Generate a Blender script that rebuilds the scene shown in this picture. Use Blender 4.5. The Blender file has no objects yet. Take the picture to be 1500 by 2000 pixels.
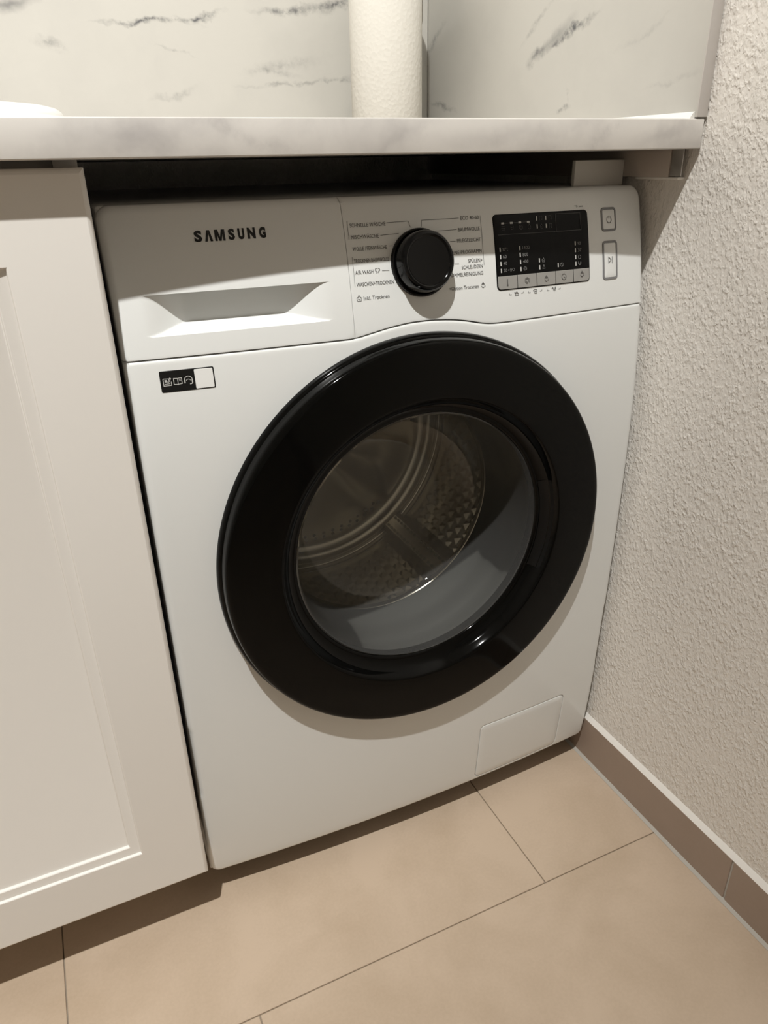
import bpy, bmesh, math, random
import numpy as np
from mathutils import Vector, Matrix
from mathutils.geometry import delaunay_2d_cdt

random.seed(4)
scene = bpy.context.scene
C = scene.collection
PI = math.pi

# ------------------------------------------------------------------ camera
cam_d = bpy.data.cameras.new('camera'); cam = bpy.data.objects.new('camera', cam_d); C.objects.link(cam)
cam_d.sensor_fit = 'HORIZONTAL'; cam_d.sensor_width = 36.0; cam_d.lens = 36.0 * 1426.7 / 1500.0
cam_d.clip_start = 0.02
_r = Vector((0.908610, -0.417241, -0.018381)); _u = Vector((0.196204, 0.387587, 0.900711)); _f = Vector((0.368689, 0.822002, -0.434030))
cam.matrix_world = Matrix(((_r.x, _u.x, -_f.x, -0.05528), (_r.y, _u.y, -_f.y, -0.6965), (_r.z, _u.z, -_f.z, 0.88438), (0, 0, 0, 1)))
scene.camera = cam

# ------------------------------------------------------------------ world, lamp, exposure
w = bpy.data.worlds.new('room_air'); scene.world = w; w.use_nodes = True
bg = w.node_tree.nodes['Background']; bg.inputs[0].default_value = (1.0, 0.97, 0.93, 1); bg.inputs[1].default_value = 0.0
ld = bpy.data.lights.new('ceiling_lamp_offscreen', 'SPOT'); ld.energy = 258; ld.spot_size = math.radians(93); ld.spot_blend = 1.0; ld.color = (1.0, 0.99, 0.955); ld.shadow_soft_size = 0.022
lamp = bpy.data.objects.new('ceiling_lamp_offscreen', ld); C.objects.link(lamp); lamp.location = (-0.36, -0.945, 2.75)
lamp.rotation_euler = (Vector((-0.40, 0.50, 0.90)) - lamp.location).to_track_quat('-Z', 'Y').to_euler()
vs = scene.view_settings
vs.view_transform = 'Standard'; vs.look = 'None'; vs.gamma = 1.0; vs.exposure = 0.12; vs.use_curve_mapping = False

# ------------------------------------------------------------------ helpers
def obj(name, me, mat=None, parent=None, label=None, cat=None, kind=None, group=None):
    o = bpy.data.objects.new(name, me); C.objects.link(o)
    if mat is not None and me is not None:
        me.materials.clear(); me.materials.append(mat)
    if parent is not None: o.parent = parent
    if label: o['label'] = label
    if cat: o['category'] = cat
    if kind: o['kind'] = kind
    if group: o['group'] = group
    return o

def thing(name, label, cat, loc=(0, 0, 0)):
    o = bpy.data.objects.new(name, None); C.objects.link(o); o.location = loc
    o['label'] = label; o['category'] = cat; o.empty_display_size = 0.05
    return o

def finish(bm, name, smooth=35):
    bmesh.ops.recalc_face_normals(bm, faces=bm.faces)
    me = bpy.data.meshes.new(name); bm.to_mesh(me); bm.free()
    if smooth:
        me.shade_smooth(); me.set_sharp_from_angle(angle=math.radians(smooth))
    return me

def add_box(bm, x0, x1, y0, y1, z0, z1, bevel=0.0, seg=2):
    r = bmesh.ops.create_cube(bm, size=1.0)
    vs_ = r['verts']
    for v in vs_:
        v.co = Vector((x0 + (v.co.x + .5) * (x1 - x0), y0 + (v.co.y + .5) * (y1 - y0), z0 + (v.co.z + .5) * (z1 - z0)))
    if bevel:
        es = list({e for v in vs_ for e in v.link_edges})
        bmesh.ops.bevel(bm, geom=es, offset=bevel, segments=seg, profile=.5, affect='EDGES')

def box_mesh(name, *a, bevel=0.0, seg=2, smooth=35):
    bm = bmesh.new(); add_box(bm, *a, bevel=bevel, seg=seg); return finish(bm, name, smooth)

def lathe(bm, prof, n=96, origin=(0, 0, 0), axis='Y', a0=0.0, a1=2 * PI, frame=None):
    """prof: list of (radius, along). axis Y: circle in XZ. frame: 3x3 matrix (cols u,v,axis)"""
    full = abs(a1 - a0 - 2 * PI) < 1e-6
    m = n if full else n + 1
    rings = []
    o = Vector(origin)
    for r, h in prof:
        if r < 1e-6:
            p = Vector((0, h, 0)) if axis == 'Y' else Vector((0, 0, h))
            if frame is not None: p = frame @ Vector((0, 0, h))
            rings.append([bm.verts.new(o + p)]); continue
        ring = []
        for i in range(m):
            a = a0 + (a1 - a0) * i / n
            if frame is not None: p = frame @ Vector((r * math.cos(a), r * math.sin(a), h))
            elif axis == 'Y': p = Vector((r * math.cos(a), h, r * math.sin(a)))
            else: p = Vector((r * math.cos(a), r * math.sin(a), h))
            ring.append(bm.verts.new(o + p))
        rings.append(ring)
    for A, B in zip(rings[:-1], rings[1:]):
        k = n
        for i in range(k):
            j = (i + 1) % m if full else i + 1
            if len(A) == 1 and len(B) == 1: continue
            if len(A) == 1: bm.faces.new((A[0], B[i], B[j]))
            elif len(B) == 1: bm.faces.new((A[i], A[j], B[0]))
            else: bm.faces.new((A[i], A[j], B[j], B[i]))

def lathe_mesh(name, prof, smooth=35, **k):
    bm = bmesh.new(); lathe(bm, prof, **k); return finish(bm, name, smooth)

def round_poly(pts, rad, seg=7):
    out = []; n = len(pts)
    for i in range(n):
        p = np.array(pts[i], float); a = np.array(pts[i - 1], float); b = np.array(pts[(i + 1) % n], float)
        r = rad[i] if isinstance(rad, (list, tuple)) else rad
        if r <= 0: out.append(tuple(p)); continue
        da = (a - p) / np.linalg.norm(a - p); db = (b - p) / np.linalg.norm(b - p)
        ang = math.acos(max(-1, min(1, float(da @ db)))); t = r / math.tan(ang / 2)
        c = p + (da + db) / np.linalg.norm(da + db) * r / math.sin(ang / 2)
        v0 = p + da * t - c; v1 = p + db * t - c
        for k in range(seg + 1):
            s = k / seg; th = math.acos(max(-1, min(1, float(v0 @ v1) / r / r)))
            q = (math.sin((1 - s) * th) * v0 + math.sin(s * th) * v1) / math.sin(th)
            out.append(tuple(c + q))
    return out

def densify(pl, step, closed=True):
    out = []; n = len(pl)
    for i in range(n if closed else n - 1):
        a = np.array(pl[i], float); b = np.array(pl[(i + 1) % n], float)
        L = np.linalg.norm(b - a)
        if L < 1e-7: continue
        k = max(1, int(math.ceil(L / step)))
        for j in range(k): out.append(tuple(a + (b - a) * j / k))
    if not closed: out.append(tuple(pl[-1]))
    return out

def dist_pl(P, pl, closed=True):
    P = np.asarray(P, float); A = np.asarray(pl, float)
    B = np.roll(A, -1, 0) if closed else A[1:]
    A = A if closed else A[:-1]
    best = np.full(len(P), 1e9)
    for a, b in zip(A, B):
        d = b - a; L = d @ d
        if L < 1e-16: continue
        t = np.clip(((P - a) @ d) / L, 0, 1)
        best = np.minimum(best, np.hypot(*(P - a - t[:, None] * d).T))
    return best

def inside(P, pl):
    P = np.asarray(P, float); A = np.asarray(pl, float); B = np.roll(A, -1, 0)
    c = np.zeros(len(P), bool)
    for a, b in zip(A, B):
        cond = (a[1] > P[:, 1]) != (b[1] > P[:, 1])
        with np.errstate(divide='ignore', invalid='ignore'):
            xx = (b[0] - a[0]) * (P[:, 1] - a[1]) / (b[1] - a[1]) + a[0]
        c ^= cond & (P[:, 0] < xx)
    return c

def surf(name, outline, yfun, holes=(), step=.008, insets=(.0003, .0009), bevels=None, depth=.004, xs=(), zs=(), smooth=35, bstep=.005):
    """A skin y = yfun(x, z) inside a 2D outline in XZ, edges rolled back, turned back by depth at its rim."""
    out = densify(outline, bstep)
    loops = [out] + [densify(h, bstep) for h in holes]
    pts = []; edges = []
    for lp in loops:
        s = len(pts); n = len(lp); pts += lp
        edges += [(s + i, s + (i + 1) % n) for i in range(n)]
    base = list(pts)
    alld = lambda Q: np.min([dist_pl(Q, lp) for lp in loops], axis=0)
    def isin(Q):
        m = inside(Q, out)
        for lp in loops[1:]: m &= ~inside(Q, lp)
        return m
    extra = []
    for lp in loops:
        A = np.array(lp); T = np.roll(A, -1, 0) - np.roll(A, 1, 0); T /= np.linalg.norm(T, axis=1)[:, None] + 1e-12
        N = np.stack([-T[:, 1], T[:, 0]], 1)
        for d in insets:
            for sgn in (1, -1):
                Q = A + N * d * sgn
                m = isin(Q) & (alld(Q) > .9 * d)
                extra.append(Q[m])
    A = np.array(out); x0, z0 = A.min(0); x1, z1 = A.max(0)
    gx = np.unique(np.concatenate([np.linspace(x0, x1, max(2, int((x1 - x0) / step)) + 1), np.array(xs, float)]))
    gz = np.unique(np.concatenate([np.linspace(z0, z1, max(2, int((z1 - z0) / step)) + 1), np.array(zs, float)]))
    G = np.stack(np.meshgrid(gx, gz), -1).reshape(-1, 2)
    m = isin(G) & (alld(G) > (insets[-1] if insets else 0) + .25 * step)
    extra.append(G[m])
    E = np.concatenate(extra)
    key = {}
    for q in E: key[(round(q[0], 5), round(q[1], 5))] = q
    allp = [Vector(q) for q in base] + [Vector((float(q[0]), float(q[1]))) for q in key.values()]
    v2, e2, f2, *_ = delaunay_2d_cdt(allp, edges, [], 0, 1e-7)
    V = np.array([(v.x, v.y) for v in v2])
    F = [f for f in f2]
    cen = np.array([V[list(f)].mean(0) for f in F]); ok = isin(cen)
    Y = yfun(V[:, 0], V[:, 1])
    for pl, r, closed in (bevels if bevels is not None else [(out, insets[-1], True)]):
        d = np.clip(dist_pl(V, pl, closed), 0, r)
        Y = np.maximum(Y, Y + r - np.sqrt(np.maximum(0, r * r - (r - d) ** 2)))
    bm = bmesh.new()
    bv = [bm.verts.new((V[i, 0], Y[i], V[i, 1])) for i in range(len(V))]
    for f, k in zip(F, ok):
        if k:
            try: bm.faces.new([bv[i] for i in f])
            except ValueError: pass
    for v in [v for v in bm.verts if not v.link_faces]: bm.verts.remove(v)
    if depth:
        be = [e for e in bm.edges if len(e.link_faces) == 1]
        r = bmesh.ops.extrude_edge_only(bm, edges=be)
        for v in r['geom']:
            if isinstance(v, bmesh.types.BMVert): v.co.y += depth
    return finish(bm, name, smooth)

# ------------------------------------------------------------------ materials
def new_mat(name):
    m = bpy.data.materials.new(name); m.use_nodes = True
    return m, m.node_tree, m.node_tree.nodes['Principled BSDF']

def mat(name, col, rough=.5, metal=0.0, ior=1.45, coat=0.0, spec=.5):
    m, nt, b = new_mat(name)
    b.inputs['Base Color'].default_value = (*col, 1); b.inputs['Roughness'].default_value = rough
    b.inputs['Metallic'].default_value = metal; b.inputs['IOR'].default_value = ior
    b.inputs['Specular IOR Level'].default_value = spec
    b.inputs['Coat Weight'].default_value = coat
    return m

def noise(nt, scale, detail=3, rough=.5, vec=None, dist=0.0):
    n = nt.nodes.new('ShaderNodeTexNoise'); n.inputs['Scale'].default_value = scale; n.inputs['Detail'].default_value = detail
    n.inputs['Roughness'].default_value = rough; n.inputs['Distortion'].default_value = dist
    if vec is not None: nt.links.new(vec, n.inputs['Vector'])
    return n

def obj_coord(nt):
    return nt.nodes.new('ShaderNodeTexCoord').outputs['Object']

def add_bump(nt, b, height, strength, distance):
    bp = nt.nodes.new('ShaderNodeBump'); bp.inputs['Strength'].default_value = strength; bp.inputs['Distance'].default_value = distance
    nt.links.new(height, bp.inputs['Height']); nt.links.new(bp.outputs[0], b.inputs['Normal'])
    return bp

def math_node(nt, op, a, b=None, clamp=False):
    n = nt.nodes.new('ShaderNodeMath'); n.operation = op; n.use_clamp = clamp
    for i, v in enumerate((a, b)):
        if v is None: continue
        if isinstance(v, (int, float)): n.inputs[i].default_value = v
        else: nt.links.new(v, n.inputs[i])
    return n.outputs[0]

def mix_col(nt, fac, a, b):
    n = nt.nodes.new('ShaderNodeMix'); n.data_type = 'RGBA'
    for idx, v in ((0, fac), (6, a), (7, b)):
        if isinstance(v, (int, float)): n.inputs[idx].default_value = v
        elif isinstance(v, tuple): n.inputs[idx].default_value = (*v, 1)
        else: nt.links.new(v, n.inputs[idx])
    return n.outputs[2]

def map_range(nt, v, a, b, c=0.0, d=1.0):
    n = nt.nodes.new('ShaderNodeMapRange'); nt.links.new(v, n.inputs[0])
    for i, x in enumerate((a, b, c, d)): n.inputs[i + 1].default_value = x
    return n.outputs[0]

def marble(name, veins, plane, base=(.80, .79, .75), dark=(.16, .16, .165), cloud=.10, rough=.22, cloud_scale=7.0):
    """veins: (u, v, angle_deg, half_len, half_width, strength) printed decor in the plane's own metres"""
    m, nt, b = new_mat(name)
    co = obj_coord(nt)
    sep = nt.nodes.new('ShaderNodeSeparateXYZ'); nt.links.new(co, sep.inputs[0])
    cmb = nt.nodes.new('ShaderNodeCombineXYZ')
    nt.links.new(sep.outputs['XYZ'.index(plane[0])], cmb.inputs[0]); nt.links.new(sep.outputs['XYZ'.index(plane[1])], cmb.inputs[1])
    if 'worktop' in name: nt.links.new(sep.outputs[1], cmb.inputs[2])      # the slab's print runs on over its top
    uv = cmb.outputs[0]
    def distort(scale, amp, detail):
        n = noise(nt, scale, detail, .6, uv)
        s = nt.nodes.new('ShaderNodeVectorMath'); s.operation = 'SUBTRACT'; nt.links.new(n.outputs['Color'], s.inputs[0]); s.inputs[1].default_value = (.5, .5, .5)
        k = nt.nodes.new('ShaderNodeVectorMath'); k.operation = 'SCALE'; nt.links.new(s.outputs[0], k.inputs[0]); k.inputs['Scale'].default_value = amp
        return k.outputs[0]
    ad = nt.nodes.new('ShaderNodeVectorMath'); ad.operation = 'ADD'; nt.links.new(uv, ad.inputs[0]); nt.links.new(distort(14, .045, 4), ad.inputs[1])
    ad2 = nt.nodes.new('ShaderNodeVectorMath'); ad2.operation = 'ADD'; nt.links.new(ad.outputs[0], ad2.inputs[0]); nt.links.new(distort(90, .006, 3), ad2.inputs[1])
    warped = ad2.outputs[0]
    total = None
    grain = map_range(nt, noise(nt, 60, 4, .7, uv).outputs['Fac'], .35, .68)
    for (u, v, ang, hl, hw, st) in veins:
        mp = nt.nodes.new('ShaderNodeMapping'); mp.vector_type = 'TEXTURE'; nt.links.new(warped, mp.inputs[0])
        mp.inputs['Location'].default_value = (u, v, 0); mp.inputs['Rotation'].default_value = (0, 0, math.radians(ang)); mp.inputs['Scale'].default_value = (hl, hw, 1)
        ln = nt.nodes.new('ShaderNodeVectorMath'); ln.operation = 'LENGTH'; nt.links.new(mp.outputs[0], ln.inputs[0])
        f = map_range(nt, ln.outputs['Value'], 1.0, 0.1, 0, 1)
        f = math_node(nt, 'MULTIPLY', math_node(nt, 'POWER', f, 1.3), st * 1.3)
        if hw < .012: f = math_node(nt, 'MULTIPLY', f, grain)
        total = f if total is None else math_node(nt, 'ADD', total, f, True)
    cl = map_range(nt, noise(nt, cloud_scale, 5, .55, warped).outputs['Fac'], .45, .75, 0, cloud)
    total = cl if total is None else math_node(nt, 'ADD', total, cl, True)
    nt.links.new(mix_col(nt, total, base, dark), b.inputs['Base Color'])
    b.inputs['Roughness'].default_value = rough; b.inputs['Specular IOR Level'].default_value = .4
    return m

M = {}
M['white'] = mat('white_enamel', (.80, .81, .795), .24, spec=.5)
M['white_pl'] = mat('white_gloss_plastic', (.80, .81, .795), .16, spec=.5)
M['body'] = mat('painted_sheet_steel', (.70, .70, .68), .4)
M['black'] = mat('gloss_black_plastic', (.0022, .0022, .0020), .07, ior=1.38, spec=.26)
M['black_knob'] = mat('black_dial_plastic', (.003, .003, .003), .10, spec=.3)
M['black_matte'] = mat('black_moulded_plastic', (.003, .003, .003), .45, spec=.3)
M['display'] = mat('black_display_glass', (.003, .003, .003), .16, spec=.16)
M['silver'] = mat('silver_grey_key_film', (.33, .32, .30), .42)
M['grey_ring'] = mat('grey_button_ring', (.22, .22, .225), .3)
M['ink'] = mat('dark_grey_print', (.075, .073, .07), .6)
M['ink_black'] = mat('black_print', (.012, .012, .012), .4)
M['ink_key'] = mat('grey_key_print', (.11, .105, .10), .6)
M['ink_disp'] = mat('grey_display_print', (.20, .20, .195), .6)
M['ink_dim'] = mat('dim_display_print', (.055, .055, .055), .6)
M['led'] = mat('pale_indicator_window', (.52, .52, .50), .5)
M['sticker_b'] = mat('black_sticker', (.006, .006, .006), .35)
M['sticker_w'] = mat('white_sticker', (.82, .82, .80), .5)
M['rubber'] = mat('grey_door_seal_rubber', (.085, .085, .083), .5)
M['steel'] = mat('stainless_drum_steel', (.86, .82, .73), .22, metal=.78)
M['steel_b'] = mat('stainless_rim_steel', (.72, .69, .63), .2, metal=1.0)
M['foot'] = mat('dark_foot_rubber', (.03, .03, .03), .7)
M['cab'] = mat('cream_white_lacquer', (.86, .83, .785), .42, spec=.35)
M['cab_in'] = mat('cabinet_board', (.66, .62, .57), .6)
M['plinth'] = mat('plinth_board', (.5, .47, .43), .6)
M['edge'] = mat('panel_edge_band', (.62, .585, .555), .35)
M['silicone'] = mat('white_silicone', (.88, .87, .83), .3)
M['rail'] = mat('wood_rail_painted', (.55, .485, .43), .6)
M['board'] = mat('pale_side_board', (.84, .80, .73), .5)
M['metal'] = mat('galvanised_steel', (.45, .43, .40), .4, metal=.8)
M['dish'] = mat('white_glazed_ceramic', (.86, .86, .83), .22)
M['card'] = mat('cardboard_core', (.42, .33, .24), .8)
M['grout'] = mat('grey_grout', (.34, .285, .225), .85)
M['grout_l'] = mat('light_grout', (.50, .47, .42), .85)
M['plaster_edge'] = mat('smooth_white_filler', (.86, .83, .78), .7)

def glass():
    m = bpy.data.materials.new('door_glass'); m.use_nodes = True; nt = m.node_tree; nt.nodes.clear()
    o = nt.nodes.new('ShaderNodeOutputMaterial'); mx = nt.nodes.new('ShaderNodeMixShader')
    t = nt.nodes.new('ShaderNodeBsdfTransparent'); t.inputs[0].default_value = (.88, .88, .85, 1)
    g = nt.nodes.new('ShaderNodeBsdfGlossy'); g.inputs['Roughness'].default_value = .015; g.inputs[0].default_value = (1, 1, 1, 1)
    f = nt.nodes.new('ShaderNodeFresnel'); f.inputs[0].default_value = 1.47
    df = nt.nodes.new('ShaderNodeBsdfDiffuse'); df.inputs[0].default_value = (.86, .85, .82, 1)      # added pale haze: the bowl's grey glow painted into the glass colour
    m2 = nt.nodes.new('ShaderNodeMixShader'); m2.inputs[0].default_value = .052; nt.links.new(t.outputs[0], m2.inputs[1]); nt.links.new(df.outputs[0], m2.inputs[2])
    nt.links.new(f.outputs[0], mx.inputs[0]); nt.links.new(m2.outputs[0], mx.inputs[1]); nt.links.new(g.outputs[0], mx.inputs[2])
    nt.links.new(mx.outputs[0], o.inputs[0])
    return m
M['glass'] = glass()

def tile_mat(name, c1, c2, rough, bump=.05):
    m, nt, b = new_mat(name); co = obj_coord(nt)
    f = map_range(nt, noise(nt, 7, 5, .6, co, .4).outputs['Fac'], .34, .66)
    f2 = map_range(nt, noise(nt, 260, 2, .5, co).outputs['Fac'], .35, .65, 0, .25)
    nt.links.new(mix_col(nt, math_node(nt, 'ADD', f, f2, True), c1, c2), b.inputs['Base Color'])
    b.inputs['Roughness'].default_value = rough; b.inputs['Specular IOR Level'].default_value = .35
    add_bump(nt, b, noise(nt, 300, 2, .5, co).outputs['Fac'], bump, .0006)
    return m
M['tile'] = tile_mat('beige_stoneware', (.515, .40, .292), (.60, .475, .36), .38)
M['skirt'] = tile_mat('taupe_stoneware', (.35, .27, .215), (.375, .29, .235), .4)

def wall_mat():
    m, nt, b = new_mat('rough_textured_wallpaint'); co = obj_coord(nt)
    mp = nt.nodes.new('ShaderNodeMapping'); mp.inputs['Rotation'].default_value = (math.radians(-28), 0, 0); mp.inputs['Scale'].default_value = (1, 1.0, .62); nt.links.new(co, mp.inputs[0])
    n1 = noise(nt, 270, 2.0, .45, mp.outputs[0], .3); n2 = noise(nt, 130, 2, .5, co, .2); n3 = noise(nt, 45, 2, .5, co)
    g1 = nt.nodes.new('ShaderNodeMapRange'); g1.interpolation_type = 'SMOOTHSTEP'; nt.links.new(n1.outputs['Fac'], g1.inputs[0]); g1.inputs[1].default_value = .38; g1.inputs[2].default_value = .78
    mask = map_range(nt, n3.outputs['Fac'], .35, .65, .55, 1.0)
    h = math_node(nt, 'ADD', math_node(nt, 'MULTIPLY', g1.outputs[0], mask), math_node(nt, 'MULTIPLY', n2.outputs['Fac'], .9))
    b.inputs['Base Color'].default_value = (.84, .80, .745, 1); b.inputs['Roughness'].default_value = .62; b.inputs['Specular IOR Level'].default_value = .3
    add_bump(nt, b, h, .50, .0023)
    return m
M['wall'] = wall_mat()

def roll_mat():
    m, nt, b = new_mat('embossed_kitchen_paper'); co = obj_coord(nt)
    v = nt.nodes.new('ShaderNodeTexVoronoi'); v.inputs['Scale'].default_value = 190; nt.links.new(co, v.inputs['Vector'])
    n = noise(nt, 120, 3, .5, co)
    b.inputs['Base Color'].default_value = (.70, .672, .61, 1); b.inputs['Roughness'].default_value = .85; b.inputs['Specular IOR Level'].default_value = .15
    add_bump(nt, b, math_node(nt, 'ADD', v.outputs['Distance'], n.outputs['Fac']), .35, .0012)
    return m
M['paper'] = roll_mat()

M['marble_back'] = marble('marble_print_back', [
    (.150, 1.062, 4, .085, .0045, 1.1), (.225, 1.074, 12, .045, .005, 1.0), (.36, 1.090, 2, .07, .007, .9), (.44, 1.094, 8, .05, .009, 1.0),
    (.02, 1.031, -12, .032, .009, .55), (-.02, 1.075, 8, .05, .012, .5), (.35, 1.018, 8, .085, .011, .30), (.33, 1.008, -6, .06, .006, .3), (.36, .994, 3, .11, .004, .5),
    (.18, .979, 14, .05, .004, .35), (.19, 1.025, -4, .03, .0025, .4), (.45, 1.0, 3, .06, .006, .35), (-.3, 1.05, 10, .12, .01, .6)],
    'XZ', base=(.645, .627, .58), cloud=.11)
M['marble_side'] = marble('marble_print_side', [
    (.165, 1.017, -17, .065, .0055, 1.2), (.232, 1.003, -24, .028, .011, .75), (.20, 1.013, -20, .05, .012, .35), (.235, 1.042, -32, .05, .005, .4), (.168, .938, -5, .012, .006, .8),
    (.165, .955, 80, .018, .003, .35), (.49, .957, 12, .06, .006, .6), (.52, 1.055, -28, .05, .009, .5), (.04, 1.005, -15, .05, .004, .22), (-.01, .955, -10, .05, .004, .25)],
    'YZ', base=(.645, .627, .58), cloud=.11)
M['marble_top'] = marble('marble_print_worktop', [
    (.02, .903, 4, .07, .018, .22), (.12, .905, -20, .10, .010, .22), (.25, .900, 25, .06, .012, .16), (.36, .905, 5, .10, .012, .15), (.48, .903, 30, .07, .010, .22), (.56, .904, 10, .06, .012, .2), (-.2, .903, 8, .1, .012, .2)],
    'XZ', base=(.74, .71, .67), dark=(.28, .26, .265), cloud=.44, rough=.3, cloud_scale=11)

# ================================================================== THE SETTING
WX = .609            # plaster face of the right wall
BY = .550            # face of the back wall
fl = obj('floor', box_mesh('floor', -1.6, WX + .1, -2.6, BY, -.06, -.0025), M['grout'], kind='structure', label='beige tiled floor with thin grout joints')
G = .00075
def tile(x0, x1, y0, y1):
    x1 = min(x1, WX - .005)
    if x1 - x0 < .01: return
    obj('floor_tile', box_mesh('floor_tile', x0 + G, x1 - G, y0 + G, y1 - G, -.010, 0.0, bevel=.0005, seg=1), M['tile'], fl)
for r in range(-7, 2):
    y0 = -.1695 + .3 * r
    off = [.4093, .0112, .2104][(r) % 3] if r not in (0, -1) else (.4093 if r == 0 else .0112)
    for k in range(-4, 2):
        tile(off + .6 * k - .6 if False else off + .6 * (k - 1), off + .6 * k, y0, min(y0 + .3, BY))
wr = obj('wall_right', box_mesh('wall_right', WX, WX + .12, -2.6, BY + .1, -.06, 2.8), M['wall'], kind='structure', label='off white wall with rough grainy texture')
obj('wall_back', box_mesh('wall_back', -1.6, WX + .02, BY, BY + .1, -.06, 2.8), M['wall'], kind='structure', label='wall behind the worktop')
M['paint'] = mat('plain_wall_paint', (.82, .80, .765), .7)
obj('wall_left', box_mesh('wall_left', -1.7, -1.6, -2.7, BY + .1, -.06, 2.8), M['paint'], kind='structure', label='plain wall across the room')
obj('wall_front', box_mesh('wall_front', -1.6, WX + .12, -2.7, -2.6, -.06, 2.8), M['paint'], kind='structure', label='plain wall opposite the worktop')
obj('ceiling', box_mesh('ceiling', -1.7, WX + .12, -2.7, BY + .1, 2.8, 2.88), M['paint'], kind='structure', label='plain painted ceiling')
bb = obj('baseboard_right', box_mesh('baseboard_right', .6045, WX + .001, -2.6, BY, 0.0, .0735), M['grout_l'], kind='structure', label='taupe tiled skirting along the rough white wall')
y = .3092
while y > -2.6:
    obj('skirting_tile', box_mesh('skirting_tile', .6027, .608, max(y - .6, -2.6) + .0015, min(y, BY) - .0015, .0012, .0742, bevel=.0006, seg=1), M['skirt'], bb)
    y -= .6
bm = bmesh.new()
for a, b_, c, d in (((.6030, .0742), (WX + .002, .0742), (WX + .002, .0835), (.6055, .0775)),):
    P = [a, b_, c, d]
    f0 = [bm.verts.new((q[0], -2.6, q[1])) for q in P]; f1 = [bm.verts.new((q[0], BY, q[1])) for q in P]
    for i in range(4): bm.faces.new((f0[i], f0[(i + 1) % 4], f1[(i + 1) % 4], f1[i]))
    bm.faces.new(f0); bm.faces.new(f1)
obj('plaster_ledge', finish(bm, 'plaster_ledge'), M['plaster_edge'], bb)
bm = bmesh.new()
P = [(.5985, .0004), (.6035, .0004), (.6035, .0045)]
f0 = [bm.verts.new((q[0], -2.6, q[1])) for q in P]; f1 = [bm.verts.new((q[0], BY, q[1])) for q in P]
for i in range(3): bm.faces.new((f0[i], f0[(i + 1) % 3], f1[(i + 1) % 3], f1[i]))
obj('floor_joint_seal', finish(bm, 'floor_joint_seal'), M['grout_l'], bb)

# ================================================================== WORKTOP AND SPLASHBACKS
CT, CB, CF = .9170, .8890, -.055
wt = thing('worktop', 'white marble print worktop slab over the washing machine and cabinet', 'worktop', (-.15, .24, CB))
def rel(parent, o):
    o.matrix_parent_inverse = parent.matrix_world.inverted() if False else Matrix.Translation(-parent.location)
    return o
rel(wt, obj('slab', box_mesh('slab', -.95, .6062, CF, .5405, CB, CT, bevel=.0012, seg=3), M['marble_top'], wt))
sb = obj('back_splashback', box_mesh('back_splashback', -.95, .594, .5400, BY - .0002, CT + .0004, 1.62, bevel=.0008), M['marble_back'],
         label='marble print splashback panel behind the kitchen roll', cat='splashback')
sp = thing('side_splashback', 'marble print splashback panel on the rough side wall', 'splashback', (.601, .24, CT))
rel(sp, obj('panel', box_mesh('panel', .594, .6075, CF + .0005, .5398, CT + .0012, 1.62, bevel=.0004), M['marble_side'], sp))
rel(sp, obj('edge_strip', box_mesh('edge_strip', .5938, .6078, CF - .0008, CF + .0006, CT + .0014, 1.62, bevel=.0003), M['edge'], sp))
rel(sp, obj('back_spacer', box_mesh('back_spacer', .6070, WX + .001, CF + .004, .5398, CT + .004, 1.62), M['edge'], sp))
bm = bmesh.new()
P = [(.5875, CT - .0003), (.5945, CT - .0003), (.5945, CT + .0068), (.5915, CT + .0050)]
f0 = [bm.verts.new((q[0], CF + .003, q[1])) for q in P]; f1 = [bm.verts.new((q[0], .5395, q[1])) for q in P]
for i in range(4): bm.faces.new((f0[i], f0[(i + 1) % 4], f1[(i + 1) % 4], f1[i]))
bm.faces.new(f0); bm.faces.new(f1)
rel(sp, obj('silicone_seal', finish(bm, 'silicone_seal', 60), M['silicone'], sp, label='white silicone bead'))

# rail and board that carry the worktop on the wall side
rl = thing('support_rail', 'beige painted rail under the worktop on the rough wall', 'rail', (.603, .1, .8615))
rel(rl, obj('batten', box_mesh('batten', .5985, WX + .001, -.022, .54, .8615, CB + .0003, bevel=.001), M['rail'], rl))
rel(rl, obj('bracket', box_mesh('bracket', .5990, .6005, -.0395, -.0235, .8625, CB + .0003, bevel=.0003), M['metal'], rl, label='bare metal angle bracket'))
rel(rl, obj('bracket_web', box_mesh('bracket_web', .6005, WX + .001, -.0300, -.0285, .8625, CB + .0003), M['metal'], rl))
rel(rl, obj('filler', box_mesh('filler', .5990, WX + .001, -.036, .03, .8590, .8617, bevel=.0009), M['plaster_edge'], rl))
obj('packing_board', box_mesh('packing_board', .5275, .5983, .0500, .0560, .8529, .8798, bevel=.0008), M['board'], label='pale packing board on the washing machine lid by the wall rail', cat='board')

# ================================================================== BASE CABINET
cb = thing('base_cabinet', 'cream white base cabinet with framed door beside the washing machine', 'cabinet', (-.235, .24, 0))
bm = bmesh.new()
add_box(bm, -.0268, -.0088, -.0150, .53, .093, CB + .0003)
add_box(bm, -.46, -.442, -.0150, .53, .093, CB + .0003)
add_box(bm, -.442, -.0268, -.0150, .53, .093, .111)
add_box(bm, -.442, -.0268, .515, .53, .111, CB)
rel(cb, obj('carcass', finish(bm, 'carcass', 0), M['cab_in'], cb))
rel(cb, obj('top_rail', box_mesh('top_rail', -.442, -.0268, -.006, .06, .868, CB + .0003), M['cab_in'], cb))
rel(cb, obj('plinth', box_mesh('plinth', -.46, -.012, .075, .09, 0, .0935), M['plinth'], cb))
bm = bmesh.new()
DX0, DX1, DZ0, DZ1, DY, DT = -.4605, -.0061, .0932, .8835, -.035, .0195
IN = .0688
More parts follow.
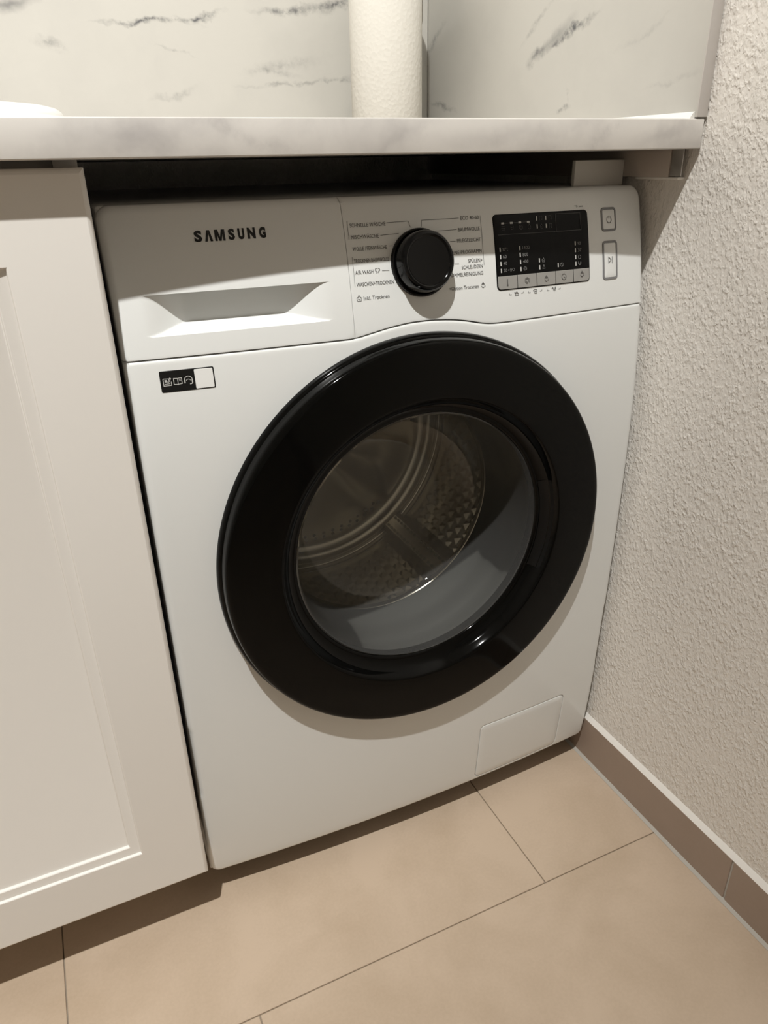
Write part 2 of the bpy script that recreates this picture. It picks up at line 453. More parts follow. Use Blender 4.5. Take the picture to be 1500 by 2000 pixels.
prof = [(0, DT), (0, .0046), (.0008, .0024), (.0022, .0009), (.0042, 0), (IN, 0), (IN + .0008, .0005), (IN + .0018, .0030), (IN + .0115, .0043), (IN + .0123, .0050), (IN + .0132, .0076), (IN + .0145, .0080)]
loops = []
for d, dep in prof:
    loops.append([bm.verts.new((x, DY + dep, z)) for x, z in ((DX0 + d, DZ0 + d), (DX1 - d, DZ0 + d), (DX1 - d, DZ1 - d), (DX0 + d, DZ1 - d))])
for A, B in zip(loops[:-1], loops[1:]):
    for i in range(4): bm.faces.new((A[i], A[(i + 1) % 4], B[(i + 1) % 4], B[i]))
bm.faces.new(loops[-1]); bm.faces.new(loops[0])
rel(cb, obj('door', finish(bm, 'door', 24), M['cab'], cb))

# ================================================================== WASHING MACHINE
W_, XM, Z0, ZT = .598, .299, .0464, .8532
PC = (0.66248275, -0.96882709, 0.57892146, -0.18607125, 0.00748201)
def fy(x, z):
    return np.polyval(PC, z) - .0122 * (1 - ((np.asarray(x) - XM) / XM) ** 2)
wm = thing('washing_machine', 'white front loading washing machine with black ringed porthole door under the worktop', 'washing machine', (.299, .26, 0))
def part(name, me, m, parent=None, label=None):
    o = obj(name, me, m, wm if parent is None else parent, label=label)
    if parent is None: o.matrix_parent_inverse = Matrix.Translation(-wm.location)
    return o

# body: open-fronted sheet steel box, lid, feet
bm = bmesh.new()
add_box(bm, .0012, .0032, .022, .52, .032, .842); add_box(bm, .5948, .5968, .022, .52, .032, .842)
add_box(bm, .0012, .5968, .518, .52, .032, .842); add_box(bm, .0012, .5968, .03, .52, .030, .034)
part('body_shell', finish(bm, 'body_shell', 0), M['body'])
part('lid', box_mesh('lid', .0015, .5965, .0300, .522, .8405, .8528, bevel=.003, seg=3), M['white'])
for fx in (.06, .538):
    for fz in (.07, .47):
        part('foot', lathe_mesh('foot', [(0, 0), (.022, 0), (.022, .010), (.012, .014), (.012, .034), (0, .034)], n=20, origin=(fx, fz, 0), axis='Z'), M['foot'])

# seam between fascia and front panel
_sx = np.array([0, .1, .2201, .2353, .2583, .2816, .3052, .3293, .3477, .3664, .3792, .399, .4331, .5135, .598])
_sz = np.array([.7249, .7246, .7246, .7274, .7316, .7343, .7346, .7328, .7300, .7256, .7238, .7234, .7237, .7245, .7249])
SX = np.linspace(0, W_, 200); _s = np.interp(SX, _sx, _sz)
_s2 = np.convolve(np.pad(_s, 2, mode='edge'), np.ones(5) / 5, 'valid')
def seam(x): return np.interp(x, SX, _s2)

DCX, DCZ = .2955, .4810     # door axis
# front panel
GAP = .0007
top = [(float(x), float(seam(x) - GAP)) for x in np.linspace(W_, 0, 130)]
outl = round_poly([(0, Z0), (W_, Z0)] + [top[0]] + [top[-1]], [.013, .011, 0, 0])
outl = outl[:-2] + top
FX0, FX1, FZ0, FZ1 = .3905, .5395, .0545, .1595
flap_hole = round_poly([(FX0, FZ0), (FX1, FZ0), (FX1, FZ1), (FX0, FZ1)], .0075)
door_hole = [(DCX + .185 * math.cos(a), DCZ + .185 * math.sin(a)) for a in np.linspace(0, 2 * PI, 97)[:-1]]
sides = [p for p in densify(outl, .005)]
side_l = [(0, .80), (0, .0594)]; side_r = [(W_, .80), (W_, .0574)]
bot = round_poly([(0, .3), (0, Z0), (W_, Z0), (W_, .3)], [0, .013, .011, 0])
part('front_panel', surf('front_panel', outl, fy, holes=[flap_hole, door_hole], step=.009, insets=(.0004, .0012, .0026, .0045, .0068),
     bevels=[(bot, .0065, False), ([(0, .2), (0, .73)], .0065, False), ([(W_, .2), (W_, .73)], .0065, False), (top, .0022, False), (flap_hole, .0010, True)], depth=.012), M['white'])
g = .0008
part('filter_flap', surf('filter_flap', round_poly([(FX0 + g, FZ0 + g), (FX1 - g, FZ0 + g), (FX1 - g, FZ1 - g), (FX0 + g, FZ1 - g)], .0068), lambda x, z: fy(x, z) - .0002,
     step=.01, insets=(.0004, .0011), depth=.008), M['white'])

# fascia right: control panel
LX = .2207
bt = [(float(x), float(seam(x) + .0004)) for x in np.linspace(LX + .0002, W_, 90)]
o2 = bt + round_poly([(W_, .75), (W_, ZT), (LX + .0002, ZT)], [0, .013, 0])[1:]
tr = round_poly([(W_, .73), (W_, ZT), (LX, ZT)], [0, .013, 0])
cp = part('control_panel', surf('control_panel', o2, fy, step=.007, insets=(.0004, .0012, .0026, .0045, .0063), bevels=[(tr, .006, False), (bt, .0008, False), ([(LX + .0002, .7), (LX + .0002, .86)], .0003, False)], depth=.02), M['white_pl'])

# fascia left: detergent drawer with scooped grip
bl = [(float(x), float(seam(x) + .0004)) for x in np.linspace(0, LX - .0002, 60)]
o3 = bl + round_poly([(LX - .0002, .75), (LX - .0002, ZT), (0, ZT), (0, .75)], [0, 0, .013, 0])[1:-1]
tl = round_poly([(LX, ZT), (0, ZT), (0, .725)], [0, .013, 0])
HT, HB, HC = .7800, .7442, .7522
def smst(t):
    t = np.clip(t, 0, 1); return t * t * (3 - 2 * t)
def grip(x, z):
    sx = np.minimum(np.clip((x - .0225) / .0490, 0, 1), np.clip((.2010 - x) / .0540, 0, 1))
    sx = smst(sx)
    sz = np.where(z > HT - .0006, np.clip((HT - z) / .0006, 0, 1), np.clip((z - HB) / (HC - HB), 0, 1))
    slot = .012 * ((x > .0600) & (x < .1590) & (z > HT - .0017) & (z < HT - .0006))
    return slot + .0215 * np.maximum(0, -np.log(np.exp(-18 * sx) + np.exp(-18 * sz)) / 18)
fz_rows = [HT - .00062, HT - .0016, HT - .00175, HT, HT - .0003, HT - .0006, HT - .0012, HB, HB + .0004] + list(np.linspace(HB, HC, 8)) + [HC + .0005]
part_dr = part('detergent_drawer', surf('detergent_drawer', o3, lambda x, z: fy(x, z) + grip(x, z), step=.0014, insets=(.0004, .0012, .0026, .0045, .0063), zs=fz_rows,
     bevels=[(tl, .006, False), (bl, .0008, False), ([(LX - .0002, .7), (LX - .0002, .86)], .0003, False)], depth=.02, smooth=28), M['white_pl'])


# ------------------------------------------------ print on curved skins
def glyphs(txt, x0, z0, width, height, off=0.0, ycap=None):
    """triangulated outline of a text fitted to a box (lower left x0,z0), as list of (verts2d, faces)"""
    cu = bpy.data.curves.new('txt', 'FONT'); cu.body = txt; cu.size = 1.0; cu.offset = off; cu.resolution_u = 3
    o = bpy.data.objects.new('txt', cu); C.objects.link(o)
    me = bpy.data.meshes.new_from_object(o)
    V = np.array([(v.co.x, v.co.y) for v in me.vertices]); F = [tuple(p.vertices) for p in me.polygons]
    bpy.data.objects.remove(o); bpy.data.curves.remove(cu); bpy.data.meshes.remove(me)
    mn = V.min(0); mx = V.max(0)
    sx = width / (mx[0] - mn[0])
    lo, hi = (mn[1], mx[1]) if ycap is None else (0.0, ycap)
    sz = height / (hi - lo)
    V = np.stack([x0 + (V[:, 0] - mn[0]) * sx, z0 + (V[:, 1] - lo) * sz], 1)
    return V, F

class Print:
    def __init__(s, lift=.0004): s.v = []; s.f = []; s.lift = lift
    def add(s, V, F):
        n = len(s.v); s.v += [tuple(map(float, q)) for q in V]; s.f += [tuple(i + n for i in f) for f in F]
    def text(s, txt, x0, zc, width, h=.0036, off=.012, cap=.72, right=False):
        V, F = glyphs(txt, (x0 - width) if right else x0, zc - h / 2, width, h, off, cap); s.add(V, F)
    def fit(s, txt, x0, x1, z0, z1, off=.04):
        V, F = glyphs(txt, x0, z0, x1 - x0, z1 - z0, off); s.add(V, F)
    def line(s, pts, wd=.0005, closed=False):
        P = [np.array(q, float) for q in pts]
        if closed: P.append(P[0])
        for a, b in zip(P[:-1], P[1:]):
            d = b - a; L = np.linalg.norm(d)
            if L < 1e-7: continue
            d /= L; n = np.array([-d[1], d[0]]) * wd / 2; a2 = a - d * wd * .3; b2 = b + d * wd * .3
            k = max(1, int(L / .008))
            for j in range(k):
                p = a2 + (b2 - a2) * j / k; q = a2 + (b2 - a2) * (j + 1) / k
                s.add([p - n, q - n, q + n, p + n], [(0, 1, 2, 3)])
    def rect(s, x, z, wd, h): s.add([(x - wd / 2, z - h / 2), (x + wd / 2, z - h / 2), (x + wd / 2, z + h / 2), (x - wd / 2, z + h / 2)], [(0, 1, 2, 3)])
    def circ(s, x, z, r, a0=0, a1=360, wd=.0004, n=14):
        s.line([(x + r * math.cos(math.radians(a0 + (a1 - a0) * i / n)), z + r * math.sin(math.radians(a0 + (a1 - a0) * i / n))) for i in range(n + 1)], wd)
    def disc(s, x, z, r, n=12): s.add([(x + r * math.cos(2 * PI * i / n), z + r * math.sin(2 * PI * i / n)) for i in range(n)], [tuple(range(n))])
    def mesh(s, name):
        V = np.array(s.v); Y = fy(V[:, 0], V[:, 1]) - s.lift
        me = bpy.data.meshes.new(name); me.from_pydata([(a, float(y), b) for (a, b), y in zip(V, Y)], [], s.f); me.update()
        return me

# brand lettering (the A has no bar)
pr = Print()
h0, h1 = .8213, .8307
for ch, a, b in (('S', .0791, .0862), ('S', .1098, .1156), ('U', .1186, .1244), ('N', .1273, .1346), ('G', .1381, .1443)):
    pr.fit(ch, a, b, h0 + (a - .08) * .008, h1 + (a - .08) * .008, off=.05 if ch == 'S' else .062)
pr.add([(.0884, h0), (.0906, h0), (.0919, h0 + .0068), (.0932, h0), (.0955, h0), (.0933, h1), (.0906, h1)], [(0, 1, 2, 6), (6, 2, 5), (2, 3, 4, 5)])
mw, ma, mb = .0021, .0975, .1067
pr.add([(ma, h0), (ma + mw, h0), (ma + mw, h1 - .0038), (ma + .0036, h0), (mb - .0036, h0), (mb - mw, h1 - .0038), (mb - mw, h0), (mb, h0), (mb, h1), (mb - .0030, h1), ((ma + mb) / 2, h0 + .0030), (ma + .0030, h1), (ma, h1)], [(0, 1, 2, 11, 12), (2, 3, 10, 11), (3, 4, 10), (4, 5, 9, 10), (5, 6, 7, 8, 9)])
part('brand_lettering', pr.mesh('brand_lettering'), M['ink_black'], part_dr, 'black brand name SAMSUNG')

# programme legend
pr = Print()
for t, z, wd in (('SCHNELLE WÄSCHE', .8284, .0376), ('MISCHWÄSCHE', .8180, .0292), ('WOLLE / FEINWÄSCHE', .8074, .0362), ('TROCKNEN BAUMWOLLE', .7966, .0372), ('AIR WASH', .7862, .0191), ('WASCHEN+TROCKNEN', .7752, .0400)):
    q = Print(); q.text(t, .2270, z, wd, off=0.0); part('programme_name', q.mesh('programme_name'), M['ink'], cp)
for t, z, wd in (('ECO 40-60', .8296, .0218), ('BAUMWOLLE', .8190, .0258), ('PFLEGELEICHT', .8086, .0284), ('HYGIENE-PROGRAMM', .7976, .0455), ('SPÜLEN+', .7887, .0172), ('SCHLEUDERN', .7829, .0254), ('TROMMELREINIGUNG', .7761, .0440)):
    q = Print(); q.text(t, .3710, z, wd, right=True, off=0.0); part('programme_name', q.mesh('programme_name'), M['ink'], cp)
q = Print(); q.text('Inkl. Trocknen', .2331, .7622, .0277, h=.0036, off=0.0); part('programme_name', q.mesh('programme_name'), M['ink'], cp)
q = Print(); q.text('+Option Trocknen', .3645, .7634, .0355, h=.0036, right=True, off=0.0); part('programme_name', q.mesh('programme_name'), M['ink'], cp)
for l in ([(.2249, .8322), (.2247, .8162)], [(.2257, .8003), (.2252, .7734)], [(.3731, .831), (.3728, .7835)]):
    q = Print(); q.line(l, .00035); part('legend_line', q.mesh('legend_line'), M['ink'], cp)
for l in ([(.2659, .829), (.2896, .8296), (.2912, .824)], [(.258, .8182), (.2776, .8188)], [(.2662, .808), (.2683, .8081)], [(.2556, .7863), (.2631, .786)],
          [(.3471, .8297), (.3046, .8296), (.3036, .8239)], [(.3435, .8191), (.319, .8189)], [(.3408, .8082), (.3344, .8083)], [(.3425, .7867), (.338, .7868)]):
    q = Print(); q.line(l, .0004); part('legend_line', q.mesh('legend_line'), M['ink'], cp)
def shirt_drop(x, z, s, p_, wd=.00042):     # basin with a garment
    p_.line([(x - s * .9, z + s * .2), (x - s * .7, z - s * .9), (x + s * .7, z - s * .9), (x + s * .9, z + s * .2)], wd)
    p_.line([(x - s * .9, z + s * .2), (x - s * .3, z + s * .6), (x, z + s * 1.2), (x + s * .3, z + s * .6), (x + s * .9, z + s * .2)], wd)
    p_.line([(x - s * .4, z - s * .1), (x, z - s * .45), (x + s * .4, z - s * .1)], wd)
shirt_drop(.2283, .7622, .0027, pr)
def cloud(x, z, s, p_, wd=.0004):
    p_.circ(x - s * .45, z + s * .3, s * .5, 60, 270, wd); p_.circ(x + s * .45, z + s * .3, s * .5, -90, 120, wd)
    p_.line([(x - s * .5, z - s * .2), (x - s * .6, z - s * .9)], wd); p_.line([(x + s * .5, z - s * .2), (x + s * .1, z - s * .8)], wd)
cloud(.2506, .7866, .0026, pr)
def spark(x, z, s, p_, wd=.0005):
    p_.line([(x - s * .7, z + s * .1), (x, z + s), (x + s * .7, z + s * .1)], wd); p_.circ(x, z - s * .2, s * .75, 190, 300, wd, 6); p_.disc(x + s * .8, z - s * .5, s * .22)
    p_.disc(x, z + s * .35, s * .3)
spark(.3702, .764, .0026, pr)
# marks under and above the display
for x in (.4124, .4373, .4627):
    pr.line([(x - .0092, .7524), (x - .0092, .7512), (x - .0066, .7514)], .0004); pr.line([(x + .0088, .7530), (x + .0088, .7520), (x + .0062, .7517)], .0004)
    pr.disc(x - .0024, .7530, .0007)
pr.line([(.4104, .7498), (.4144, .7498), (.4144, .7520), (.4104, .7520)], .0005, True); pr.circ(.4124, .7522, .0013, 0, 180, .0005, 6)
pr.line([(.4356, .7540), (.4390, .7540), (.4390, .7500), (.4362, .7500), (.4362, .7520), (.4385, .7520)], .0005)
pr.line([(.4610, .7545), (.4632, .7500), (.4646, .7545), (.4652, .7502)], .0006)
pr.text('*3 sec', .4968, .8347, .0122, h=.0021, off=0.0)
part('legend_marks', pr.mesh('legend_marks'), M['ink'], cp)['kind'] = 'stuff'

# display window with its row of keys
QX0, QX1, QZ0, QZ1 = .3876, .5142, .7562, .8309
dsp = part('display', surf('display', round_poly([(QX0, QZ0), (QX1, QZ0), (QX1, QZ1), (QX0, QZ1)], .0045), lambda x, z: fy(x, z) - .0007, step=.01, insets=(.0003, .0007), depth=.002), M['display'])
kx = [QX0 + .0010, .4137, .4395, .4652, .4903, QX1 - .0008]
for i in range(5):
    a, b = kx[i] + .00035, kx[i + 1] - .00035
    rr = [.0036 if i == 0 else .0002, .0036 if i == 4 else .0002, .0002, .0002]
    part('touch_key', surf('touch_key', round_poly([(a, .7574), (b, .7574), (b, .7706), (a, .7706)], rr, seg=4), lambda x, z: fy(x, z) - .0010, step=.01, insets=(.0002,), depth=.001), M['silver'], dsp)
pk = Print(.0014)
pk.line([(.4005, .7672), (.4005, .7616)], .0011); pk.disc(.4005, .7614, .0010)
for r in (.0030, .0018): pk.circ(.4263, .7642, r, -40, 280, .0005)
spark(.4520, .7642, .0030, pk, .0007); pk.circ(.4764, .7641, .0031, 60, 400, .00055); pk.line([(.4760, .7655), (.4764, .7638), (.4778, .7632)], .0005); spark(.5022, .7651, .0029, pk, .0007)
part('key_icons', pk.mesh('key_icons'), M['ink_key'], dsp)['kind'] = 'stuff'
pl = Print(.0011)
for x in (.3993, .4103, .4212, .4322): pl.rect(x, .8222, .0036, .0018)
for x, z in ((.4433, .8251), (.4556, .8251), (.4434, .8173), (.4556, .8172)): pl.rect(x, z, .0014, .0042)
for x, zs_ in ((.3935, (.797, .7898, .783, .7762)), (.4187, (.7971, .7904, .7833, .7762)), (.4436, (.7833, .7762)), (.4689, (.7766,)), (.4939, (.7974, .7904, .7832, .7763))):
    for z in zs_: pl.rect(x, z, .0015, .0042)
part('indicator_windows', pl.mesh('indicator_windows'), M['led'], dsp)['kind'] = 'stuff'
pd = Print(.0011)
for t, x, z, wd in (('90°c', .3965, .7970, .0068), ('60', .3965, .7900, .0046), ('40', .3966, .7833, .0046), ('20', .3964, .7763, .0046), ('1400', .4221, .7973, .0092), ('800', .4219, .7904, .0070), ('400', .4219, .7836, .0070), ("90'", .4972, .7973, .0052), ("30'", .4972, .7903, .0052)):
    pd.text(t, x, z, wd, h=.0034, off=0.0)
pd.disc(.4030, .7763, .0007)
for k in range(3): pd.line([(.4058 + .0016 * math.cos(k * PI / 3), .7763 + .0016 * math.sin(k * PI / 3)), (.4058 - .0016 * math.cos(k * PI / 3), .7763 - .0016 * math.sin(k * PI / 3))], .0004)
pd.circ(.4090, .7766, .0013, 0, 360, .0004); pd.circ(.4243, .7764, .0019, -60, 260, .0005); pd.circ(.4243, .7764, .0009, 0, 300, .0004)
shirt_drop(.4491, .7832, .0021, pd, .0004); pd.line([(.4475, .7748), (.4510, .7748), (.4493, .7785)], .0005, True)
pd.circ(.4740, .7768, .0020, 0, 360, .0004); pd.line([(.4728, .7784), (.4752, .7752)], .0004)
pd.circ(.4993, .7831, .0019, 100, 420, .0004); pd.circ(.4993, .7768, .0020, 130, 400, .0005); pd.line([(.4985, .7757), (.4993, .7750), (.5006, .7775)], .0005)
part('display_symbols', pd.mesh('display_symbols'), M['ink_disp'], dsp)['kind'] = 'stuff'
pe = Print(.0011)
pe.line([(.4688, .8284), (.5031, .828), (.5033, .8108), (.4687, .8109)], .0007, True); pe.line([(.3923, .8113), (.4677, .8109)], .0006)
for a, b in ((.4015, .4082), (.4125, .4190), (.4236, .4298)): pe.line([(a, .8222), (b, .8222)], .0005)
for k in range(3): pe.line([(.3974, .8190 - k * .0016), (.4014, .8190 - k * .0016)], .0006)
pe.line([(.4088, .8187), (.4094, .8160), (.4116, .8160), (.4124, .8190)], .0006); pe.line([(.4100, .8176), (.4112, .8176)], .0006)
pe.circ(.422, .8174, .0022, 0, 360, .0006); pe.circ(.422, .8174, .0010, 0, 300, .0005)
pe.circ(.433, .8171, .0020, 0, 360, .0006); pe.line([(.433, .8193), (.433, .8205)], .0008)
for x, z in ((.4490, .8252), (.4612, .8250), (.4614, .8169)):
    pe.line([(x - .0018, z - .0020), (x - .0018, z + .0020), (x + .0016, z + .0020), (x + .0016, z - .0008)], .0006); pe.disc(x + .0012, z - .0014, .0008)
shirt_drop(.4493, .8170, .0021, pe, .0005)
part('display_frame_lines', pe.mesh('display_frame_lines'), M['ink_dim'], dsp)['kind'] = 'stuff'

# two push buttons with grey rings
def button(z0, z1):
    x0, x1 = .5340, .5563
    o = round_poly([(x0, z0), (x1, z0), (x1, z1), (x0, z1)], .0038); i = round_poly([(x0 + .0021, z0 + .0021), (x1 - .0021, z0 + .0021), (x1 - .0021, z1 - .0021), (x0 + .0021, z1 - .0021)], .0020)
    b = part('push_button', surf('push_button', i, lambda x, z: fy(x, z) - .0006, step=.006, insets=(.0003, .0007), depth=.003), M['white_pl'])
    part('button_ring', surf('button_ring', o, lambda x, z: fy(x, z) - .0009, holes=[i], step=.02, insets=(.0004,), bstep=.002, depth=.003), M['grey_ring'], b)
    return b
b1 = button(.8069, .8317); b2 = button(.7557, .7970)
pi = Print(.0011); pi.circ(.5452, .8190, .0034, 115, 425, .0006, 18); pi.line([(.5452, .8205), (.5452, .8232)], .0006)
part('power_symbol', pi.mesh('power_symbol'), M['ink'], b1)
pi = Print(.0011); pi.line([(.5424, .7800), (.5424, .7736), (.5462, .7768)], .0006, True); pi.line([(.5480, .7802), (.5480, .7734)], .0007)
part('start_pause_symbol', pi.mesh('start_pause_symbol'), M['ink'], b2)

# programme dial, square to the leaning fascia
kz = .7905; sl = float(np.polyval(np.polyder(PC), kz)); nrm = Vector((0, -1, sl)).normalized()
ku = Vector((1, 0, 0)); kv = nrm.cross(ku)
fr = Matrix((ku, kv, nrm)).transposed()
ko = (.2987, float(fy(.2987, kz)), kz)
kd = part('programme_dial', lathe_mesh('programme_dial', [(.029, .002), (.0302, .0042), (.0303, .0060), (.0292, .0150), (.0286, .0178), (.0272, .0198), (.0252, .0204), (.0240, .0199), (.0228, .0188), (.0120, .0182), (0, .0180)], n=72, origin=ko, frame=fr), M['black_knob'])
part('dial_collar', lathe_mesh('dial_collar', [(.0330, -.002), (.0332, .0018), (.0326, .0034), (.0312, .0040), (.0296, .0030), (.028, .0030)], n=72, origin=ko, frame=fr), M['black_knob'], kd)

# information sticker (white square left plain)
st = part('info_sticker', surf('info_sticker', round_poly([(.0286, .6945), (.0780, .6942), (.0780, .7139), (.0286, .7141)], .0014), lambda x, z: fy(x, z) - .0004, step=.01, insets=(.0003,), depth=.0005), M['sticker_b'])
part('sticker_white_field', surf('sticker_white_field', round_poly([(.0598, .6952), (.0768, .6952), (.0768, .7128), (.0598, .7130)], .0008), lambda x, z: fy(x, z) - .0007, step=.01, insets=(.0002,), depth=.0003), M['sticker_w'], st)
ps = Print(.0008)
ps.line([(.0376, .7068), (.0320, .7072), (.0312, .7068), (.0312, .7008), (.0382, .7008), (.0382, .7040)], .0006); ps.line([(.0350, .7036), (.0356, .7050), (.0374, .7076), (.0382, .7070), (.0364, .7042), (.0350, .7036)], .0006); ps.line([(.0325, .7024), (.0370, .7024)], .0006); ps.rect(.0334, .7050, .0020, .0022)
ps.line([(.0405, .7068), (.0438, .7066), (.0441, .7062), (.0444, .7066), (.0477, .7068), (.0477, .7014), (.0444, .7012), (.0441, .7007), (.0438, .7012), (.0405, .7014)], .0006, True); ps.line([(.0441, .7062), (.0441, .7010)], .0006); ps.line([(.0452, .7054), (.0468, .7054)], .0005); ps.line([(.0452, .7042), (.0468, .7042)], .0005)
ps.circ(.0537, .7040, .0036, 0, 180, .0007, 14); ps.rect(.0503, .7028, .0011, .0030); ps.rect(.0571, .7028, .0011, .0030); ps.line([(.0571, .7012), (.0562, .7004), (.0548, .7003)], .0007); ps.circ(.0537, .7026, .0022, 30, 150, .0006, 8)
part('sticker_icons', ps.mesh('sticker_icons'), M['led'], st)

# door: black ring, recessed inner ring, glass bowl
D0 = (DCX, 0, DCZ)
dr = part('door', lathe_mesh('door', [(.180, -.012), (.2385, -.012), (.2415, -.016), (.2427, -.021), (.2424, -.0270), (.2412, -.0302), (.2395, -.0318), (.2388, -.0320), (.2385, -.0328), (.2380, -.0395), (.2372, -.0430), (.2358, -.0448), (.2338, -.0456), (.2300, -.0459), (.200, -.0459), (.1800, -.0459), (.1775, -.0455), (.1758, -.0443)], n=180, origin=D0, smooth=50), M['black'])
part('inner_ring', lathe_mesh('inner_ring', [(.1766, -.0452), (.1745, -.0425), (.1722, -.0372), (.1690, -.0322), (.1640, -.0288), (.1600, -.0275), (.1578, -.0274), (.1566, -.0262), (.1556, -.0235), (.1560, -.012), (.180, -.012)], n=180, origin=D0, smooth=50), M['black'], dr)
part('grip_recess', lathe_mesh('grip_recess', [(.1736, -.0400), (.1714, -.0352), (.1680, -.0312), (.1640, -.0292), (.1612, -.0284)], n=30, origin=(DCX, -.0006, DCZ), a0=math.radians(-24), a1=math.radians(17)), M['black_matte'], dr)
part('glass_bowl', lathe_mesh('glass_bowl', [(.1562, -.0255), (.1545, -.0262), (.1530, -.0235), (.1505, -.012), (.1465, .015), (.1415, .045), (.1365, .066), (.128, .080), (.110, .089), (.08, .094), (.04, .0965), (0, .0970)], n=144, origin=D0, smooth=60), M['glass'], dr, 'clear bulging glass')
# rubber seal and drum
part('door_seal', lathe_mesh('door_seal', [(.186, -.004), (.176, -.008), (.168, -.006), (.166, .004), (.170, .014), (.167, .026), (.163, .040), (.1655, .050), (.162, .062), (.1575, .078), (.1560, .090), (.158, .097), (.20, .097)], n=120, origin=D0, smooth=50), M['rubber'])
DR, DY0, DY1 = .243, .100, .380
part('drum_rim', lathe_mesh('drum_rim', [(.1560, .0905), (.1538, .0930), (.1535, .0965), (.1560, .0995), (.175, .101), (.222, .1025), (.238, .108), (DR + .002, .116)], n=144, origin=D0, smooth=60), M['steel_b'])
# drum wall with raised diamonds
bm = bmesh.new()
NA, NY = 216, 40
rows = []
for j in range(NY + 1):
    yy = .114 + (DY1 - .014 - .114) * j / NY
    rows.append([])
    for i in range(NA):
        a = 2 * PI * i / NA
        d = .0062 if ((i % 4 == 0 and j % 4 == 0) or (i % 4 == 2 and j % 4 == 2)) and 2 < j < NY - 2 else 0
        r_ = DR - d
        rows[-1].append(bm.verts.new((DCX + r_ * math.cos(a), yy, DCZ + r_ * math.sin(a))))
for j in range(NY):
    for i in range(NA):
        k = (i + 1) % NA
        if (i + j) % 2 == 0:
            bm.faces.new((rows[j][i], rows[j][k], rows[j + 1][k])); bm.faces.new((rows[j][i], rows[j + 1][k], rows[j + 1][i]))
        else:
            bm.faces.new((rows[j][i], rows[j][k], rows[j + 1][i])); bm.faces.new((rows[j][k], rows[j + 1][k], rows[j + 1][i]))
drum = part('drum', finish(bm, 'drum', 0), M['steel'])
# drum back: rounded steps, star relief
bm = bmesh.new()
pf = [(r_ * 1.04, y_ - .020) for r_, y_ in [(.2335, .386), (.2325, .392), (.229, .3965), (.224, .3965), (.221, .392), (.217, .391), (.213, .396), (.208, .398), (.204, .3945), (.199, .394), (.195, .3985), (.185, .400), (.17, .400), (.15, .400), (.13, .400), (.11, .400), (.09, .400), (.07, .400), (.05, .398), (.03, .396), (.012, .395)]]
rings = []
for r_, yb in pf:
    ring = []
    for i in range(144):
        a = 2 * PI * i / 144
        star = max(0.0, math.cos(3 * (a - math.radians(-25)))) ** 1.5
        amp = .022 * star * max(0, min(1, (.19 - r_) / .05)) if r_ < .19 else 0
        ring.append(bm.verts.new((DCX + r_ * math.cos(a), yb - amp, DCZ + r_ * math.sin(a))))
    rings.append(ring)
def back_y(x, z):
    x = np.asarray(x) - DCX; z = np.asarray(z) - DCZ; r_ = np.hypot(x, z); a = np.arctan2(z, x)
    rr = np.array([q[0] for q in pf])[::-1]; yy = np.array([q[1] for q in pf])[::-1]
    star = np.maximum(0.0, np.cos(3 * (a - math.radians(-25)))) ** 1.5
    return np.interp(r_, rr, yy) - .022 * star * np.clip((.19 - r_) / .05, 0, 1)
RO, RI = pf[11][0], pf[12][0]           # the band that is perforated
for q, (A, B) in enumerate(zip(rings[:-1], rings[1:])):
    if q in (11,): continue
    for i in range(144): bm.faces.new((A[i], A[(i + 1) % 144], B[(i + 1) % 144], B[i]))
bm.faces.new(rings[-1])
ring_me = finish(bm, 'drum_back', 0)
circ = lambda cx, cz, r_, n_: [(cx + r_ * math.cos(2 * PI * i / n_), cz + r_ * math.sin(2 * PI * i / n_)) for i in range(n_)]
holes_ = [circ(DCX, DCZ, RI, 144)]
for rr_, n_, ph in ((RO - .0045, 72, 0), (RI + .0045, 66, .04)):
    for i in range(n_):
        a = 2 * PI * i / n_ + ph
        if max(0.0, math.cos(3 * (a - math.radians(-25)))) ** 1.5 > .25: continue
        holes_.append(circ(DCX + rr_ * math.cos(a), DCZ + rr_ * math.sin(a), .0030, 8))
band_me = surf('perforated_band', circ(DCX, DCZ, RO, 144), back_y, holes=holes_, step=.5, insets=(), bevels=[], depth=0, bstep=.05)
bm = bmesh.new(); bm.from_mesh(ring_me); bm.from_mesh(band_me); bmesh.ops.remove_doubles(bm, verts=bm.verts, dist=2e-5)
dbk = part('drum_back', finish(bm, 'drum_back', 60), M['steel'])
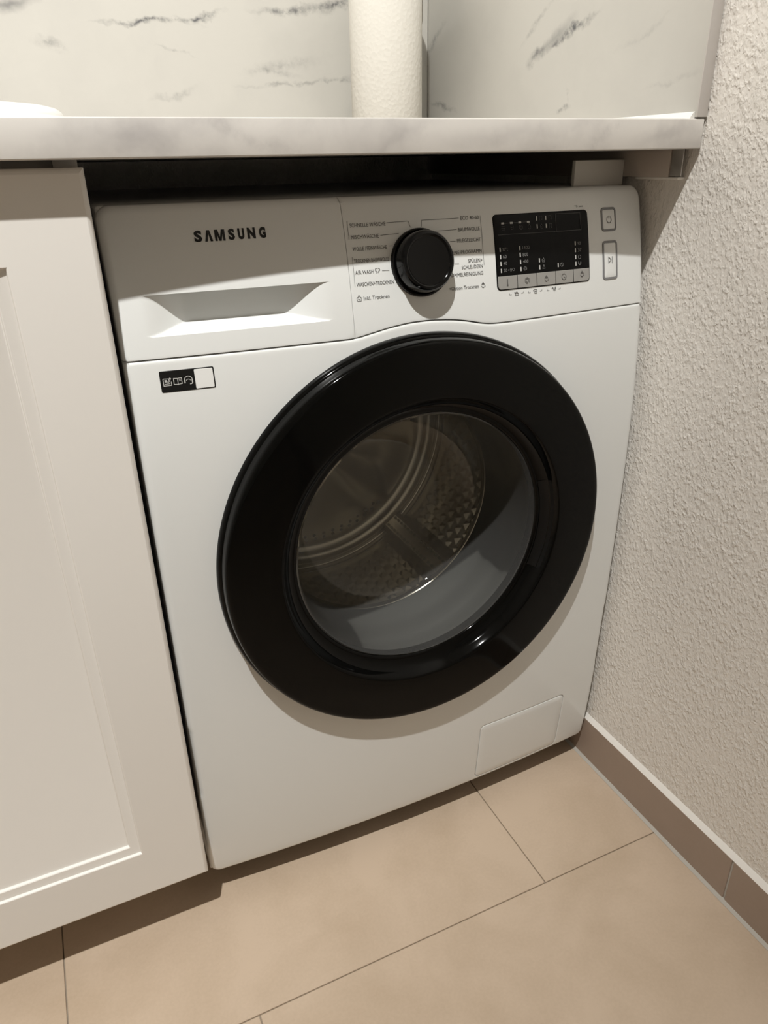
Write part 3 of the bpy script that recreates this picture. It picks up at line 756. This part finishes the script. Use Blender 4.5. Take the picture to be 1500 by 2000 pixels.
# three lifters
for k in range(3):
    a = math.radians(-52 + 120 * k)
    bm = bmesh.new()
    er = Vector((math.cos(a), 0, math.sin(a))); et = Vector((-math.sin(a), 0, math.cos(a)))
    sec = [(-.034, .001), (-.026, -.018), (-.020, -.030), (-.012, -.036), (.012, -.036), (.020, -.030), (.026, -.018), (.034, .001)]
    L = []
    for yy, sc in ((.122, .25), (.130, .8), (.14, 1.0), (.34, 1.0), (.352, .8), (.364, .25)):
        L.append([bm.verts.new(Vector((DCX, yy, DCZ)) + er * (DR - .002 + q[1] * sc) + et * q[0] * (.6 + .4 * sc)) for q in sec])
    for A, B in zip(L[:-1], L[1:]):
        for i in range(len(sec) - 1): bm.faces.new((A[i], A[i + 1], B[i + 1], B[i]))
    bm.faces.new(L[0]); bm.faces.new(L[-1])
    lf = part('lifter', finish(bm, 'lifter', 25), M['steel'])
    bm = bmesh.new()
    for s in (-1, 1):
        for i in range(16):
            c = Vector((DCX, .15 + i * .0122, DCZ)) + er * (DR - .002 - .0372) + et * .0085 * s
            ret = bmesh.ops.create_icosphere(bm, subdivisions=1, radius=.0026, matrix=Matrix.Translation(c))
    part('lifter_studs', finish(bm, 'lifter_studs', 60), M['steel_b'], lf)

# ================================================================== THINGS ON THE WORKTOP
RX, RY, RR = .4797, .455, .0532
kr = thing('kitchen_roll', 'white embossed kitchen paper roll standing on the worktop by the splashback', 'kitchen roll', (RX, RY, CT))
rel(kr, obj('paper', lathe_mesh('paper', [(.021, 0), (RR - .0015, 0), (RR, .002), (RR, .226), (RR - .0015, .228), (.021, .228), (.021, 0)], n=96, origin=(RX, RY, CT), axis='Z', smooth=50), M['paper'], kr))
rel(kr, obj('core', lathe_mesh('core', [(.0195, .001), (.0212, .001), (.0212, .229), (.0195, .229), (.0195, .001)], n=48, origin=(RX, RY, CT), axis='Z', smooth=50), M['card'], kr, label='brown cardboard core'))
bm = bmesh.new()
prev = None
for i in range(9):
    t = i / 8; a = math.radians(-32 + 50 * t); rad = RR + .0004 + .0075 * t ** 1.5
    x, y_ = RX + rad * math.cos(a), RY + rad * math.sin(a)
    cur = [bm.verts.new((x, y_, CT + .1300 + .03 * (1 - t))), bm.verts.new((x, y_, CT + .2275))]
    if prev: bm.faces.new((prev[0], cur[0], cur[1], prev[1]))
    prev = cur
bmesh.ops.solidify(bm, geom=bm.faces[:], thickness=.0005)
rel(kr, obj('loose_sheet', finish(bm, 'loose_sheet', 60), M['paper'], kr))
obj('round_dish', lathe_mesh('round_dish', [(0, 0), (.1095, 0), (.1112, .0012), (.1112, .0032), (.1092, .0052), (.1072, .0066), (.1066, .0082), (.1052, .0112), (.1010, .0142), (.094, .0160), (.07, .0172), (0, .0176)], n=96, origin=(-.110, .12, CT - .0002), axis='Z', smooth=50), M['dish'],
    label='low round white dish on the worktop above the cabinet', cat='dish')
